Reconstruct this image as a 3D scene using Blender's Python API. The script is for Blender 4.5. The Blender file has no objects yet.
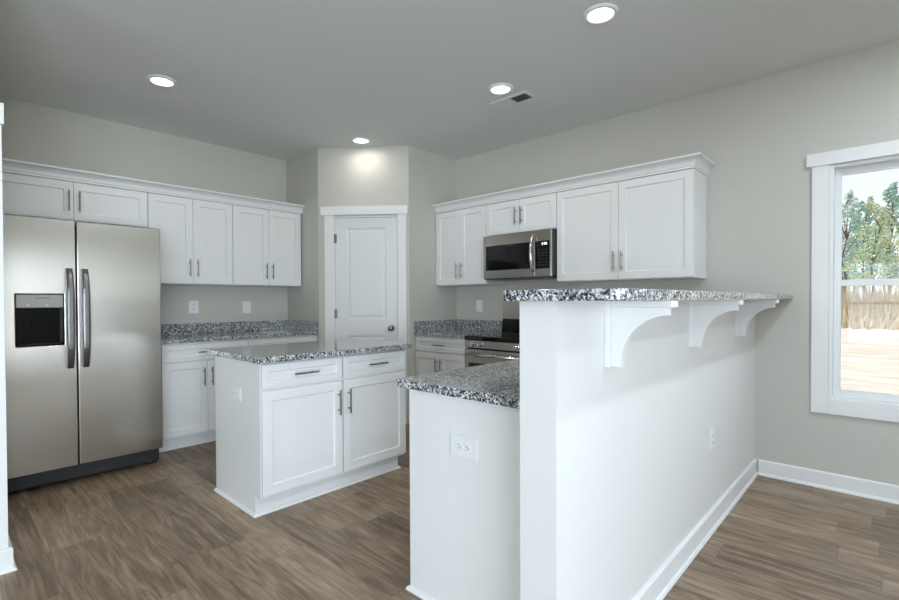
import bpy, bmesh, math, random
from mathutils import Vector, Matrix

S = bpy.context.scene
COL = S.collection
PI = math.pi

# ------------------------------------------------------------------ camera
CAMZ = 1.22
cam_data = bpy.data.cameras.new('camera')
cam = bpy.data.objects.new('camera', cam_data)
COL.objects.link(cam)
cam_data.sensor_fit = 'HORIZONTAL'
cam_data.sensor_width = 36.0
cam_data.lens = 477.796 / 899.0 * 36.0
cam_data.shift_y = 6.552 / 899.0
cam_data.clip_start = 0.02
cam_data.clip_end = 500
yaw, pit, rol = math.radians(42.88113), math.radians(-0.7512), math.radians(-0.25126)
fw = Vector((-math.sin(yaw) * math.cos(pit), math.cos(yaw) * math.cos(pit), math.sin(pit)))
r0 = Vector((math.cos(yaw), math.sin(yaw), 0))
u0 = r0.cross(fw)
rr = r0 * math.cos(rol) + u0 * math.sin(rol)
uu = -r0 * math.sin(rol) + u0 * math.cos(rol)
cam.matrix_world = Matrix(((rr.x, uu.x, -fw.x, 0), (rr.y, uu.y, -fw.y, 0), (rr.z, uu.z, -fw.z, CAMZ), (0, 0, 0, 1)))
S.camera = cam

# ------------------------------------------------------------------ exposure
S.view_settings.view_transform = 'Standard'
S.view_settings.look = 'None'
S.view_settings.exposure = 0.09
S.view_settings.gamma = 1.0
S.view_settings.use_curve_mapping = False
S.cycles.max_bounces = 10
S.cycles.diffuse_bounces = 6
S.cycles.sample_clamp_indirect = 6.0

# ------------------------------------------------------------------ sky
W = bpy.data.worlds.new('sky')
S.world = W
W.use_nodes = True
wn, wl = W.node_tree.nodes, W.node_tree.links
wn.clear()
wo = wn.new('ShaderNodeOutputWorld')
wb = wn.new('ShaderNodeBackground')
wb.inputs['Strength'].default_value = 1.15
wt = wn.new('ShaderNodeTexCoord')
ws = wn.new('ShaderNodeSeparateXYZ')
wr = wn.new('ShaderNodeValToRGB')
wr.color_ramp.elements[0].position = 0.0
wr.color_ramp.elements[0].color = (0.93, 0.96, 1.0, 1)
wr.color_ramp.elements[1].position = 0.7
wr.color_ramp.elements[1].color = (0.55, 0.75, 1.0, 1)
wcl = wn.new('ShaderNodeTexNoise')
wcl.inputs['Scale'].default_value = 2.5
wcl.inputs['Detail'].default_value = 6
wcr = wn.new('ShaderNodeValToRGB')
wcr.color_ramp.elements[0].position = 0.45
wcr.color_ramp.elements[1].position = 0.65
wm = wn.new('ShaderNodeMixRGB')
wm.inputs[2].default_value = (1.0, 1.0, 1.0, 1)
wl.new(wt.outputs['Generated'], ws.inputs[0])
wl.new(ws.outputs['Z'], wr.inputs[0])
wl.new(wt.outputs['Generated'], wcl.inputs['Vector'])
wl.new(wcl.outputs['Fac'], wcr.inputs[0])
wl.new(wcr.outputs['Color'], wm.inputs[0])
wl.new(wr.outputs['Color'], wm.inputs[1])
wl.new(wm.outputs['Color'], wb.inputs['Color'])
wl.new(wb.outputs[0], wo.inputs['Surface'])

# ------------------------------------------------------------------ sun
sd = bpy.data.lights.new('sun', 'SUN')
sd.energy = 3.7
sd.angle = math.radians(1.0)
sd.color = (1.0, 0.95, 0.86)
sun = bpy.data.objects.new('sun', sd)
COL.objects.link(sun)
sun.rotation_euler = (math.radians(38), 0, math.radians(-100))   # high in the west, behind the fridge wall

# ------------------------------------------------------------------ added area lamps outside unseen windows, standing in for daylight
def added_fill(name, loc, rot, sx, sy, energy, color):
    d = bpy.data.lights.new(name, 'AREA')
    d.shape = 'RECTANGLE'
    d.size, d.size_y = sx, sy
    d.energy = energy
    d.color = color
    o = bpy.data.objects.new(name, d)
    COL.objects.link(o)
    o.location = loc
    o.rotation_euler = rot
    return o
added_fill('added_fill_side', (2.58, -1.25, 1.12), (0, PI / 2, 0), 1.9, 2.8, 250, (0.78, 0.89, 1.0))
added_fill('added_fill_south', (-0.1, -6.18, 1.12), (PI / 2, 0, 0), 4.2, 1.9, 180, (0.78, 0.89, 1.0))

# ------------------------------------------------------------------ materials
MATS = {}
def rgb(r, g, b):
    f = lambda c: c / 12.92 if c <= 0.04045 else ((c + 0.055) / 1.055) ** 2.4
    return (f(r / 255), f(g / 255), f(b / 255), 1)

def newmat(name):
    m = bpy.data.materials.new(name)
    m.use_nodes = True
    MATS[name] = m
    return m, m.node_tree.nodes, m.node_tree.links, m.node_tree.nodes['Principled BSDF']

def plain(name, col, rough=0.5, metal=0.0, noise=0.0, nscale=40, bump=0.0, spec=None):
    m, n, l, b = newmat(name)
    b.inputs['Base Color'].default_value = col
    b.inputs['Roughness'].default_value = rough
    b.inputs['Metallic'].default_value = metal
    if spec is not None:
        b.inputs['Specular IOR Level'].default_value = spec
    if noise or bump:
        tc = n.new('ShaderNodeTexCoord')
        nt = n.new('ShaderNodeTexNoise')
        nt.inputs['Scale'].default_value = nscale
        nt.inputs['Detail'].default_value = 4
        l.new(tc.outputs['Object'], nt.inputs['Vector'])
        if noise:
            mx = n.new('ShaderNodeMixRGB')
            mx.inputs[1].default_value = tuple(c * (1 - noise) for c in col[:3]) + (1,)
            mx.inputs[2].default_value = tuple(min(1, c * (1 + noise)) for c in col[:3]) + (1,)
            l.new(nt.outputs['Fac'], mx.inputs[0])
            l.new(mx.outputs[0], b.inputs['Base Color'])
        if bump:
            bp = n.new('ShaderNodeBump')
            bp.inputs['Strength'].default_value = bump
            bp.inputs['Distance'].default_value = 0.002
            l.new(nt.outputs['Fac'], bp.inputs['Height'])
            l.new(bp.outputs['Normal'], b.inputs['Normal'])
    return m

plain('wall_paint', (0.57, 0.56, 0.51, 1), 0.6, noise=0.02, nscale=3, bump=0.05)
plain('half_wall_paint', (0.76, 0.765, 0.76, 1), 0.55, noise=0.015, nscale=3, bump=0.05)
plain('ceiling_paint', (0.74, 0.75, 0.73, 1), 0.8, noise=0.02, nscale=3, bump=0.1)
plain('trim_white', (0.82, 0.83, 0.83, 1), 0.35, noise=0.01, nscale=8)
plain('cabinet_white', (0.80, 0.81, 0.81, 1), 0.33, noise=0.012, nscale=6)
plain('door_white', (0.78, 0.79, 0.80, 1), 0.4, noise=0.01, nscale=6)
plain('cabinet_inside', (0.5, 0.42, 0.3, 1), 0.6, noise=0.05)
plain('plastic_white', (0.82, 0.84, 0.85, 1), 0.3, noise=0.01)
plain('plastic_dark', (0.02, 0.02, 0.022, 1), 0.35, noise=0.1)
plain('grille_grey', (0.016, 0.017, 0.020, 1), 0.5, noise=0.1)
plain('black_glass', (0.006, 0.006, 0.007, 1), 0.06, noise=0.05)
plain('black_enamel', (0.008, 0.008, 0.009, 1), 0.15, noise=0.1)
plain('nickel', (0.26, 0.25, 0.24, 1), 0.32, 1.0, noise=0.05)
plain('chrome', (0.75, 0.74, 0.72, 1), 0.15, 1.0, noise=0.03)
plain('vent_white', (0.72, 0.73, 0.74, 1), 0.4, noise=0.02)
plain('vinyl_white', (0.82, 0.84, 0.85, 1), 0.35, noise=0.01)
plain('badge_grey', (0.12, 0.12, 0.125, 1), 0.35, 0.5, noise=0.05)
plain('dispenser_silver', (0.32, 0.32, 0.31, 1), 0.4, 0.6, noise=0.05)
plain('bark', (0.16, 0.12, 0.09, 1), 0.9, noise=0.3, nscale=8)

def emit(name, col, st):
    m, n, l, b = newmat(name)
    b.inputs['Base Color'].default_value = (0.8, 0.8, 0.8, 1)
    b.inputs['Emission Color'].default_value = col
    b.inputs['Emission Strength'].default_value = st
    return m
emit('lamp_glow', (1.0, 0.98, 0.93, 1), 3.0)
emit('digit_glow', (0.75, 0.95, 1.0, 1), 0.8)

def steel(name, col, rough, aniso, rot):
    m, n, l, b = newmat(name)
    b.inputs['Metallic'].default_value = 1.0
    tc = n.new('ShaderNodeTexCoord')
    mp = n.new('ShaderNodeMapping')
    mp.inputs['Scale'].default_value = (60, 60, 0.6)
    nt = n.new('ShaderNodeTexNoise')
    nt.inputs['Scale'].default_value = 6
    nt.inputs['Detail'].default_value = 3
    mx = n.new('ShaderNodeMixRGB')
    mx.inputs[1].default_value = tuple(c * 0.93 for c in col[:3]) + (1,)
    mx.inputs[2].default_value = col
    l.new(tc.outputs['Object'], mp.inputs[0])
    l.new(mp.outputs[0], nt.inputs['Vector'])
    l.new(nt.outputs['Fac'], mx.inputs[0])
    l.new(mx.outputs[0], b.inputs['Base Color'])
    b.inputs['Roughness'].default_value = rough
    b.inputs['Anisotropic'].default_value = aniso
    b.inputs['Anisotropic Rotation'].default_value = rot
    tg = n.new('ShaderNodeTangent')
    tg.direction_type = 'RADIAL'
    tg.axis = 'Z'
    l.new(tg.outputs[0], b.inputs['Tangent'])
    return m
steel('steel', (0.525, 0.50, 0.455, 1), 0.22, 0.8, 0.0)
steel('steel_dark', (0.20, 0.20, 0.20, 1), 0.34, 0.3, 0.0)
plain('niche_black', (0.004, 0.004, 0.005, 1), 0.12, spec=0.12)

def granite():
    m, n, l, b = newmat('granite')
    tc = n.new('ShaderNodeTexCoord')
    nz = n.new('ShaderNodeTexNoise')
    nz.inputs['Scale'].default_value = 60
    vm = n.new('ShaderNodeVectorMath'); vm.operation = 'SCALE'; vm.inputs['Scale'].default_value = 0.012
    va = n.new('ShaderNodeVectorMath'); va.operation = 'ADD'
    l.new(tc.outputs['Object'], nz.inputs['Vector'])
    l.new(nz.outputs['Color'], vm.inputs[0])
    l.new(tc.outputs['Object'], va.inputs[0])
    l.new(vm.outputs[0], va.inputs[1])
    v1 = n.new('ShaderNodeTexVoronoi'); v1.inputs['Scale'].default_value = 190
    l.new(va.outputs[0], v1.inputs['Vector'])
    sp = n.new('ShaderNodeSeparateColor')
    l.new(v1.outputs['Color'], sp.inputs[0])
    n2 = n.new('ShaderNodeTexNoise'); n2.inputs['Scale'].default_value = 45; n2.inputs['Detail'].default_value = 2
    l.new(tc.outputs['Object'], n2.inputs['Vector'])
    ad = n.new('ShaderNodeMath'); ad.operation = 'MULTIPLY_ADD'
    ad.inputs[1].default_value = 0.9; ad.inputs[2].default_value = -0.45
    l.new(n2.outputs['Fac'], ad.inputs[0])
    sm = n.new('ShaderNodeMath'); sm.operation = 'ADD'
    l.new(sp.outputs[0], sm.inputs[0]); l.new(ad.outputs[0], sm.inputs[1])
    rp = n.new('ShaderNodeValToRGB')
    rp.color_ramp.interpolation = 'CONSTANT'
    e = rp.color_ramp.elements
    e[0].position = 0; e[0].color = (0.018, 0.02, 0.026, 1)
    e[1].position = 0.25; e[1].color = (0.10, 0.11, 0.125, 1)
    for p, c in ((0.42, (0.22, 0.24, 0.26, 1)), (0.62, (0.43, 0.455, 0.475, 1)), (0.78, (0.75, 0.77, 0.78, 1))):
        x = e.new(p); x.color = c
    l.new(sm.outputs[0], rp.inputs[0])
    l.new(rp.outputs[0], b.inputs['Base Color'])
    b.inputs['Roughness'].default_value = 0.10
    b.inputs['IOR'].default_value = 1.75
granite()

def floor_mat():
    m, n, l, b = newmat('vinyl_plank')
    def math_(op, a=None, bb=None, c=None):
        x = n.new('ShaderNodeMath'); x.operation = op
        for i, v in enumerate((a, bb, c)):
            if v is None: continue
            if isinstance(v, (int, float)): x.inputs[i].default_value = v
            else: l.new(v, x.inputs[i])
        return x.outputs[0]
    tc = n.new('ShaderNodeTexCoord')
    s = n.new('ShaderNodeSeparateXYZ')
    l.new(tc.outputs['Object'], s.inputs[0])
    X, Y = s.outputs[0], s.outputs[1]
    yr = math_('DIVIDE', Y, 0.178)
    row = math_('FLOOR', yr)
    wn1 = n.new('ShaderNodeTexWhiteNoise'); wn1.noise_dimensions = '1D'
    l.new(row, wn1.inputs['W'])
    xr = math_('ADD', math_('DIVIDE', X, 1.22), math_('MULTIPLY', wn1.outputs['Value'], 7.31))
    colm = math_('FLOOR', xr)
    cv = n.new('ShaderNodeCombineXYZ')
    l.new(row, cv.inputs[0]); l.new(colm, cv.inputs[1])
    wn2 = n.new('ShaderNodeTexWhiteNoise'); wn2.noise_dimensions = '2D'
    l.new(cv.outputs[0], wn2.inputs['Vector'])
    rnd = wn2.outputs['Value']
    # grain coordinates
    off = math_('MULTIPLY', rnd, 37.0)
    g = n.new('ShaderNodeCombineXYZ')
    l.new(math_('MULTIPLY', X, 1.0), g.inputs[0])
    l.new(math_('MULTIPLY', Y, 7.0), g.inputs[1])
    l.new(off, g.inputs[2])
    nt = n.new('ShaderNodeTexNoise')
    nt.inputs['Scale'].default_value = 2.2; nt.inputs['Detail'].default_value = 7; nt.inputs['Roughness'].default_value = 0.62
    nt.inputs['Distortion'].default_value = 1.3
    l.new(g.outputs[0], nt.inputs['Vector'])
    g2 = n.new('ShaderNodeCombineXYZ')
    l.new(math_('MULTIPLY', X, 1.6), g2.inputs[0])
    l.new(math_('MULTIPLY', Y, 62.0), g2.inputs[1])
    l.new(off, g2.inputs[2])
    nf = n.new('ShaderNodeTexNoise')
    nf.inputs['Scale'].default_value = 2.0; nf.inputs['Detail'].default_value = 6; nf.inputs['Roughness'].default_value = 0.7
    l.new(g2.outputs[0], nf.inputs['Vector'])
    # cathedral figure
    wv = n.new('ShaderNodeTexWave')
    wv.bands_direction = 'Y'
    wv.inputs['Scale'].default_value = 1.6
    wv.inputs['Distortion'].default_value = 9.0
    wv.inputs['Detail'].default_value = 3.0
    wv.inputs['Detail Scale'].default_value = 1.2
    l.new(g.outputs[0], wv.inputs['Vector'])
    g3 = n.new('ShaderNodeCombineXYZ')
    l.new(math_('MULTIPLY', X, 0.65), g3.inputs[0])
    l.new(math_('MULTIPLY', Y, 6.5), g3.inputs[1])
    l.new(off, g3.inputs[2])
    nl = n.new('ShaderNodeTexNoise')
    nl.inputs['Scale'].default_value = 1.0; nl.inputs['Detail'].default_value = 2.0; nl.inputs['Roughness'].default_value = 0.35
    l.new(g3.outputs[0], nl.inputs['Vector'])
    ring = math_('MULTIPLY_ADD', math_('SINE', math_('MULTIPLY', nl.outputs['Fac'], 95.0)), 0.5, 0.5)
    fig = math_('MULTIPLY', ring, math_('MULTIPLY', nt.outputs['Fac'], 0.17))
    t0 = math_('MULTIPLY_ADD', nt.outputs['Fac'], 1.05, math_('MULTIPLY', rnd, 0.26))
    t1 = math_('ADD', t0, fig)
    t2 = math_('MULTIPLY_ADD', nf.outputs['Fac'], 0.66, t1)
    t3 = math_('MULTIPLY_ADD', wv.outputs['Fac'], 0.04, t2)
    t = math_('MULTIPLY_ADD', t3, 0.95, -0.48)
    rp = n.new('ShaderNodeValToRGB')
    e = rp.color_ramp.elements
    e[0].position = 0.12; e[0].color = rgb(76, 63, 51)
    e[1].position = 0.95; e[1].color = rgb(192, 172, 146)
    for p, c in ((0.38, rgb(116, 98, 81)), (0.58, rgb(147, 127, 106)), (0.75, rgb(169, 149, 126))):
        x = e.new(p); x.color = c
    l.new(t, rp.inputs[0])
    # seams
    fy = math_('FRACT', yr); fx = math_('FRACT', xr)
    sy_ = math_('LESS_THAN', math_('MINIMUM', fy, math_('SUBTRACT', 1.0, fy)), 0.006)
    sx_ = math_('LESS_THAN', math_('MINIMUM', fx, math_('SUBTRACT', 1.0, fx)), 0.0012)
    seam = math_('MAXIMUM', sy_, sx_)
    mx = n.new('ShaderNodeMixRGB')
    mx.inputs[2].default_value = rgb(62, 54, 47)
    l.new(math_('MULTIPLY', seam, 0.4), mx.inputs[0])
    l.new(rp.outputs[0], mx.inputs[1])
    l.new(mx.outputs[0], b.inputs['Base Color'])
    b.inputs['Roughness'].default_value = 0.42
    bp = n.new('ShaderNodeBump'); bp.inputs['Strength'].default_value = 0.15; bp.inputs['Distance'].default_value = 0.001
    l.new(nf.outputs['Fac'], bp.inputs['Height'])
    l.new(bp.outputs[0], b.inputs['Normal'])
floor_mat()

def glass_mat():
    m, n, l, b = newmat('window_glass')
    n.remove(b)
    out = n['Material Output']
    tr = n.new('ShaderNodeBsdfTransparent')
    tr.inputs[0].default_value = (0.97, 0.98, 0.98, 1)
    gl = n.new('ShaderNodeBsdfGlossy'); gl.inputs['Roughness'].default_value = 0.02
    fr = n.new('ShaderNodeFresnel'); fr.inputs['IOR'].default_value = 1.3
    mx = n.new('ShaderNodeMixShader')
    l.new(fr.outputs[0], mx.inputs[0]); l.new(tr.outputs[0], mx.inputs[1]); l.new(gl.outputs[0], mx.inputs[2])
    l.new(mx.outputs[0], out.inputs['Surface'])
glass_mat()

def ground_mat():
    m, n, l, b = newmat('dry_lawn')
    tc = n.new('ShaderNodeTexCoord')
    mp = n.new('ShaderNodeMapping'); mp.inputs['Scale'].default_value = (0.35, 1.2, 1)
    nt = n.new('ShaderNodeTexNoise'); nt.inputs['Scale'].default_value = 1.6; nt.inputs['Detail'].default_value = 8; nt.inputs['Roughness'].default_value = 0.7
    rp = n.new('ShaderNodeValToRGB')
    e = rp.color_ramp.elements
    e[0].position = 0.3; e[0].color = (0.42, 0.34, 0.25, 1)
    e[1].position = 0.58; e[1].color = (0.66, 0.58, 0.50, 1)
    l.new(tc.outputs['Object'], mp.inputs[0]); l.new(mp.outputs[0], nt.inputs['Vector'])
    l.new(nt.outputs['Fac'], rp.inputs[0]); l.new(rp.outputs[0], b.inputs['Base Color'])
    b.inputs['Roughness'].default_value = 1.0
    b.inputs['Specular IOR Level'].default_value = 0.0
ground_mat()

def leaf_mat(name, c1, c2):
    m, n, l, b = newmat(name)
    tc = n.new('ShaderNodeTexCoord')
    nt = n.new('ShaderNodeTexNoise'); nt.inputs['Scale'].default_value = 1.3; nt.inputs['Detail'].default_value = 3
    mx = n.new('ShaderNodeMixRGB'); mx.inputs[1].default_value = c1; mx.inputs[2].default_value = c2
    l.new(tc.outputs['Object'], nt.inputs['Vector'])
    l.new(nt.outputs['Fac'], mx.inputs[0]); l.new(mx.outputs[0], b.inputs['Base Color'])
    b.inputs['Roughness'].default_value = 0.8
    b.inputs['Specular IOR Level'].default_value = 0.1
leaf_mat('leaf_yellow', (0.52, 0.62, 0.38, 1), (0.66, 0.70, 0.48, 1))
leaf_mat('leaf_green', (0.24, 0.44, 0.36, 1), (0.46, 0.60, 0.48, 1))
leaf_mat('leaf_pale', (0.46, 0.60, 0.54, 1), (0.62, 0.70, 0.62, 1))
leaf_mat('dry_brush', (0.58, 0.48, 0.33, 1), (0.74, 0.65, 0.50, 1))

# ------------------------------------------------------------------ mesh helpers
class MB:
    def __init__(s):
        s.bm = bmesh.new()
        s.mi = 0
    def _m(s, faces):
        for f in faces: f.material_index = s.mi
    def box(s, x0, x1, y0, y1, z0, z1):
        vs = [s.bm.verts.new(p) for p in ((x0, y0, z0), (x1, y0, z0), (x1, y1, z0), (x0, y1, z0), (x0, y0, z1), (x1, y0, z1), (x1, y1, z1), (x0, y1, z1))]
        fs = [s.bm.faces.new([vs[i] for i in q]) for q in ((3, 2, 1, 0), (4, 5, 6, 7), (0, 1, 5, 4), (1, 2, 6, 5), (2, 3, 7, 6), (3, 0, 4, 7))]
        s._m(fs)
        return s
    def prism(s, pts, z0, z1, axis='z'):
        """pts: outline (CCW seen from +axis) extruded between z0 and z1 along the axis"""
        def P(a, b, c):
            return {'z': (a, b, c), 'y': (a, c, b), 'x': (c, a, b)}[axis]
        lo = [s.bm.verts.new(P(a, b, z0)) for a, b in pts]
        hi = [s.bm.verts.new(P(a, b, z1)) for a, b in pts]
        fs = [s.bm.faces.new(lo[::-1]), s.bm.faces.new(hi)]
        k = len(pts)
        for i in range(k):
            fs.append(s.bm.faces.new((lo[i], lo[(i + 1) % k], hi[(i + 1) % k], hi[i])))
        s._m(fs)
        bmesh.ops.recalc_face_normals(s.bm, faces=fs)
        return s
    def tube(s, a, b, r, seg=12, r2=None):
        a, b = Vector(a), Vector(b)
        d = (b - a).normalized()
        q = d.to_track_quat('Z', 'Y')
        r2 = r if r2 is None else r2
        lo, hi = [], []
        for i in range(seg):
            t = 2 * PI * i / seg
            v = q @ Vector((math.cos(t), math.sin(t), 0))
            lo.append(s.bm.verts.new(a + v * r)); hi.append(s.bm.verts.new(b + v * r2))
        fs = [s.bm.faces.new(lo[::-1]), s.bm.faces.new(hi)]
        for i in range(seg):
            fs.append(s.bm.faces.new((lo[i], lo[(i + 1) % seg], hi[(i + 1) % seg], hi[i])))
        s._m(fs)
        return s
    def lathe(s, prof, origin, axis, seg=24):
        """prof: list of (radius, distance along axis)"""
        q = Vector(axis).normalized().to_track_quat('Z', 'Y')
        o = Vector(origin)
        rings = []
        for r, h in prof:
            rings.append([s.bm.verts.new(o + q @ Vector((r * math.cos(2 * PI * i / seg), r * math.sin(2 * PI * i / seg), h))) for i in range(seg)])
        fs = []
        for a, b in zip(rings, rings[1:]):
            for i in range(seg):
                fs.append(s.bm.faces.new((a[i], a[(i + 1) % seg], b[(i + 1) % seg], b[i])))
        fs.append(s.bm.faces.new(rings[0][::-1])); fs.append(s.bm.faces.new(rings[-1]))
        s._m(fs)
        return s
    def sweep(s, path, prof, closed=False):
        """path: list of (point, side vector, up vector); prof: list of (a,b) on side/up"""
        rings = []
        for p, sv, uv in path:
            rings.append([s.bm.verts.new(Vector(p) + Vector(sv) * a + Vector(uv) * b) for a, b in prof])
        k = len(prof); fs = []
        for a, b in zip(rings, rings[1:]):
            for i in range(k):
                fs.append(s.bm.faces.new((a[i], a[(i + 1) % k], b[(i + 1) % k], b[i])))
        fs.append(s.bm.faces.new(rings[0])); fs.append(s.bm.faces.new(rings[-1][::-1]))
        bmesh.ops.recalc_face_normals(s.bm, faces=fs)
        s._m(fs)
        return s
    def front_panel(s, x0, x1, z0, z1, yf, yb, insets):
        """slab whose front (-Y) face is stepped: insets = [(border, depth)...], depth>0 goes in"""
        vs = [s.bm.verts.new(p) for p in ((x0, yf, z0), (x1, yf, z0), (x1, yb, z0), (x0, yb, z0), (x0, yf, z1), (x1, yf, z1), (x1, yb, z1), (x0, yb, z1))]
        for q in ((3, 2, 1, 0), (4, 5, 6, 7), (1, 2, 6, 5), (2, 3, 7, 6), (3, 0, 4, 7)):
            s._m([s.bm.faces.new([vs[i] for i in q])])
        s._steps((vs[0], vs[1], vs[5], vs[4]), insets)
        return s
    def _steps(s, loop, insets):
        loop = list(loop)
        for b, d in insets:
            x0, x1 = loop[0].co.x, loop[1].co.x
            z0, z1 = loop[0].co.z, loop[2].co.z
            y = loop[0].co.y + d
            nl = [s.bm.verts.new(p) for p in ((x0 + b, y, z0 + b), (x1 - b, y, z0 + b), (x1 - b, y, z1 - b), (x0 + b, y, z1 - b))]
            for i in range(4):
                s._m([s.bm.faces.new((loop[i], loop[(i + 1) % 4], nl[(i + 1) % 4], nl[i]))])
            loop = nl
        s._m([s.bm.faces.new(loop)])
    def multi_panel(s, xs, zs, yf, yb, cells):
        """slab with a grid front; cells {(i,j): insets} are stepped panels"""
        g = [[s.bm.verts.new((x, yf, z)) for x in xs] for z in zs]
        bk = [s.bm.verts.new(p) for p in ((xs[0], yb, zs[0]), (xs[-1], yb, zs[0]), (xs[-1], yb, zs[-1]), (xs[0], yb, zs[-1]))]
        for j in range(len(zs) - 1):
            for i in range(len(xs) - 1):
                lp = (g[j][i], g[j][i + 1], g[j + 1][i + 1], g[j + 1][i])
                if (i, j) in cells: s._steps(lp, cells[(i, j)])
                else: s._m([s.bm.faces.new(lp)])
        s._m([s.bm.faces.new(bk[::-1])])
        s._m([s.bm.faces.new([bk[0], bk[1]] + g[0][::-1])])
        s._m([s.bm.faces.new([bk[2], bk[3]] + g[-1])])
        s._m([s.bm.faces.new([bk[3], bk[0]] + [r[0] for r in g])])
        s._m([s.bm.faces.new([bk[1], bk[2]] + [r[-1] for r in g][::-1])])
        return s
    def build(s, name, mats, parent=None, bevel=0.0, seg=2, smooth=False, loc=None, rotz=0.0, recalc=True):
        if recalc: bmesh.ops.recalc_face_normals(s.bm, faces=s.bm.faces)
        me = bpy.data.meshes.new(name)
        s.bm.to_mesh(me); s.bm.free()
        if not isinstance(mats, (list, tuple)): mats = [mats]
        for m in mats: me.materials.append(MATS[m])
        o = bpy.data.objects.new(name, me)
        COL.objects.link(o)
        if parent is not None: o.parent = parent
        if loc: o.location = loc
        o.rotation_euler = (0, 0, rotz)
        if smooth:
            for p in me.polygons: p.use_smooth = True
        if bevel:
            md = o.modifiers.new('bevel', 'BEVEL')
            md.width = bevel; md.segments = seg; md.limit_method = 'ANGLE'; md.angle_limit = math.radians(40)
        return o

def tag(o, label, cat, group=None):
    o['label'] = label; o['category'] = cat
    if group: o['group'] = group
    return o
def thing(name, label, cat, loc, rotz=0.0, group=None):
    o = bpy.data.objects.new(name, None)
    COL.objects.link(o)
    o.location = loc; o.rotation_euler = (0, 0, rotz)
    o.empty_display_size = 0.1
    return tag(o, label, cat, group)
def struct(o, label=None):
    o['kind'] = 'structure'
    if label: o['label'] = label
    return o

# ------------------------------------------------------------------ room dimensions
XL, YN, YP, XP = -4.851, 3.891, 2.622, -3.507      # fridge wall, range wall, pantry faces
XE, YS, HC = 2.4, -6.0, 2.745
DA, DB = (-4.222, 2.622), (-3.507, 3.193)            # ends of the pantry's diagonal face
T = 0.12

struct(MB().box(XL - T, XE + T, YS - T, YN + T, -0.06, 0.0).build('floor', 'vinyl_plank'), 'grey brown wood plank floor')
struct(MB().box(XL - T, XE + T, YS - T, YN + T, HC, HC + 0.1).build('ceiling', 'ceiling_paint'), 'flat pale grey ceiling')
struct(MB().box(XL - T, XL, YS, YN + T, 0, HC).build('wall_left', 'wall_paint'))

def holed_wall(name, axis, w0, w1, a0, a1, holes):
    """wall slab between w0 and w1 across; runs a0..a1; holes = [(h0,h1,z0,z1)] sorted"""
    m = MB()
    def bx(p, q, z0, z1):
        if axis == 'x': m.box(p, q, w0, w1, z0, z1)
        else: m.box(w0, w1, p, q, z0, z1)
    p = a0
    for h0, h1, z0, z1 in holes:
        bx(p, h0, 0, HC); bx(h0, h1, 0, z0); bx(h0, h1, z1, HC); p = h1
    bx(p, a1, 0, HC)
    return struct(m.build(name, 'wall_paint'))

WIN = (-0.30, 0.56, 0.574, 2.07)          # north window opening: x0,x1,z0,z1
EWIN = (0.6, 3.1, 0.40, 2.07)
SWIN = (-2.2, 2.0, 0.17, 2.07)
EWIN2 = (-2.65, 0.15, 0.17, 2.07)
holed_wall('wall_back', 'x', YN, YN + T, XL, XE + T, [WIN])
holed_wall('wall_right', 'y', XE, XE + T, YS, YN, [EWIN2, EWIN])
holed_wall('wall_front', 'x', YS - T, YS, XL - T, XE + T, [SWIN])
# wall return beside the fridge
struct(MB().box(XL, -2.965, 0.06, 0.196, 0, HC).build('wall_return', 'wall_paint'))

# pantry closet walls
struct(MB().box(XL, DA[0], YP, YP + 0.09, 0, HC).build('wall_pantry_left', 'wall_paint'))
struct(MB().box(XP - 0.09, XP, DB[1], YN, 0, HC).build('wall_pantry_right', 'wall_paint'))
DANG = math.atan2(DB[1] - DA[1], DB[0] - DA[0])
DLEN = math.hypot(DB[1] - DA[1], DB[0] - DA[0])
DO = (0.155, 0.812, 2.06)                  # door opening along the diagonal
m = MB()
m.box(0, DO[0], 0, 0.09, 0, HC); m.box(DO[1], DLEN, 0, 0.09, 0, HC); m.box(DO[0], DO[1], 0, 0.09, DO[2], HC)
struct(m.build('wall_pantry_diagonal', 'wall_paint', loc=(DA[0], DA[1], 0), rotz=DANG))

# pantry door
dr = bpy.data.objects.new('door_1', None); COL.objects.link(dr)
dr.location = (DA[0], DA[1], 0); dr.rotation_euler = (0, 0, DANG)
struct(dr, 'white two panel pantry door in the angled corner wall')
dx0, dx1, dz0, dz1 = 0.171, 0.796, 0.012, 2.045
xs = [dx0, dx0 + 0.112, dx1 - 0.112, dx1]
zs = [dz0, 0.235, 0.872, 1.035, 1.945, dz1]
raised = [(0.012, 0.008), (0.014, 0.0), (0.016, -0.006)]
MB().multi_panel(xs, zs, 0.006, 0.041, {(1, 1): raised, (1, 3): raised}).build('door_slab', 'door_white', dr, bevel=0.002)
m = MB()
m.box(DO[0], dx0 - 0.003, -0.001, 0.09, 0, DO[2]); m.box(dx1 + 0.003, DO[1], -0.001, 0.09, 0, DO[2]); m.box(dx0 - 0.003, dx1 + 0.003, -0.001, 0.09, dz1 + 0.003, DO[2])
m.box(dx0 - 0.003, dx1 + 0.003, 0.043, 0.055, 0.0, dz1 + 0.003)
m.build('door_jamb', 'trim_white', dr)
m = MB()
m.box(0.066, 0.160, -0.018, 0, 0, 2.072); m.box(0.806, 0.889, -0.018, 0, 0, 2.072)
m.build('door_casing', 'trim_white', dr, bevel=0.002)
MB().box(0.03, 0.905, -0.026, 0, 2.072, 2.155).build('head_casing', 'trim_white', dr, bevel=0.002)
MB().lathe([(0.030, 0), (0.030, 0.006), (0.011, 0.010), (0.010, 0.026), (0.024, 0.036), (0.029, 0.048), (0.026, 0.060), (0.012, 0.066)], (0.735, 0.006, 0.947), (0, -1, 0)).build('door_knob', 'nickel', dr, smooth=True)
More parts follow.
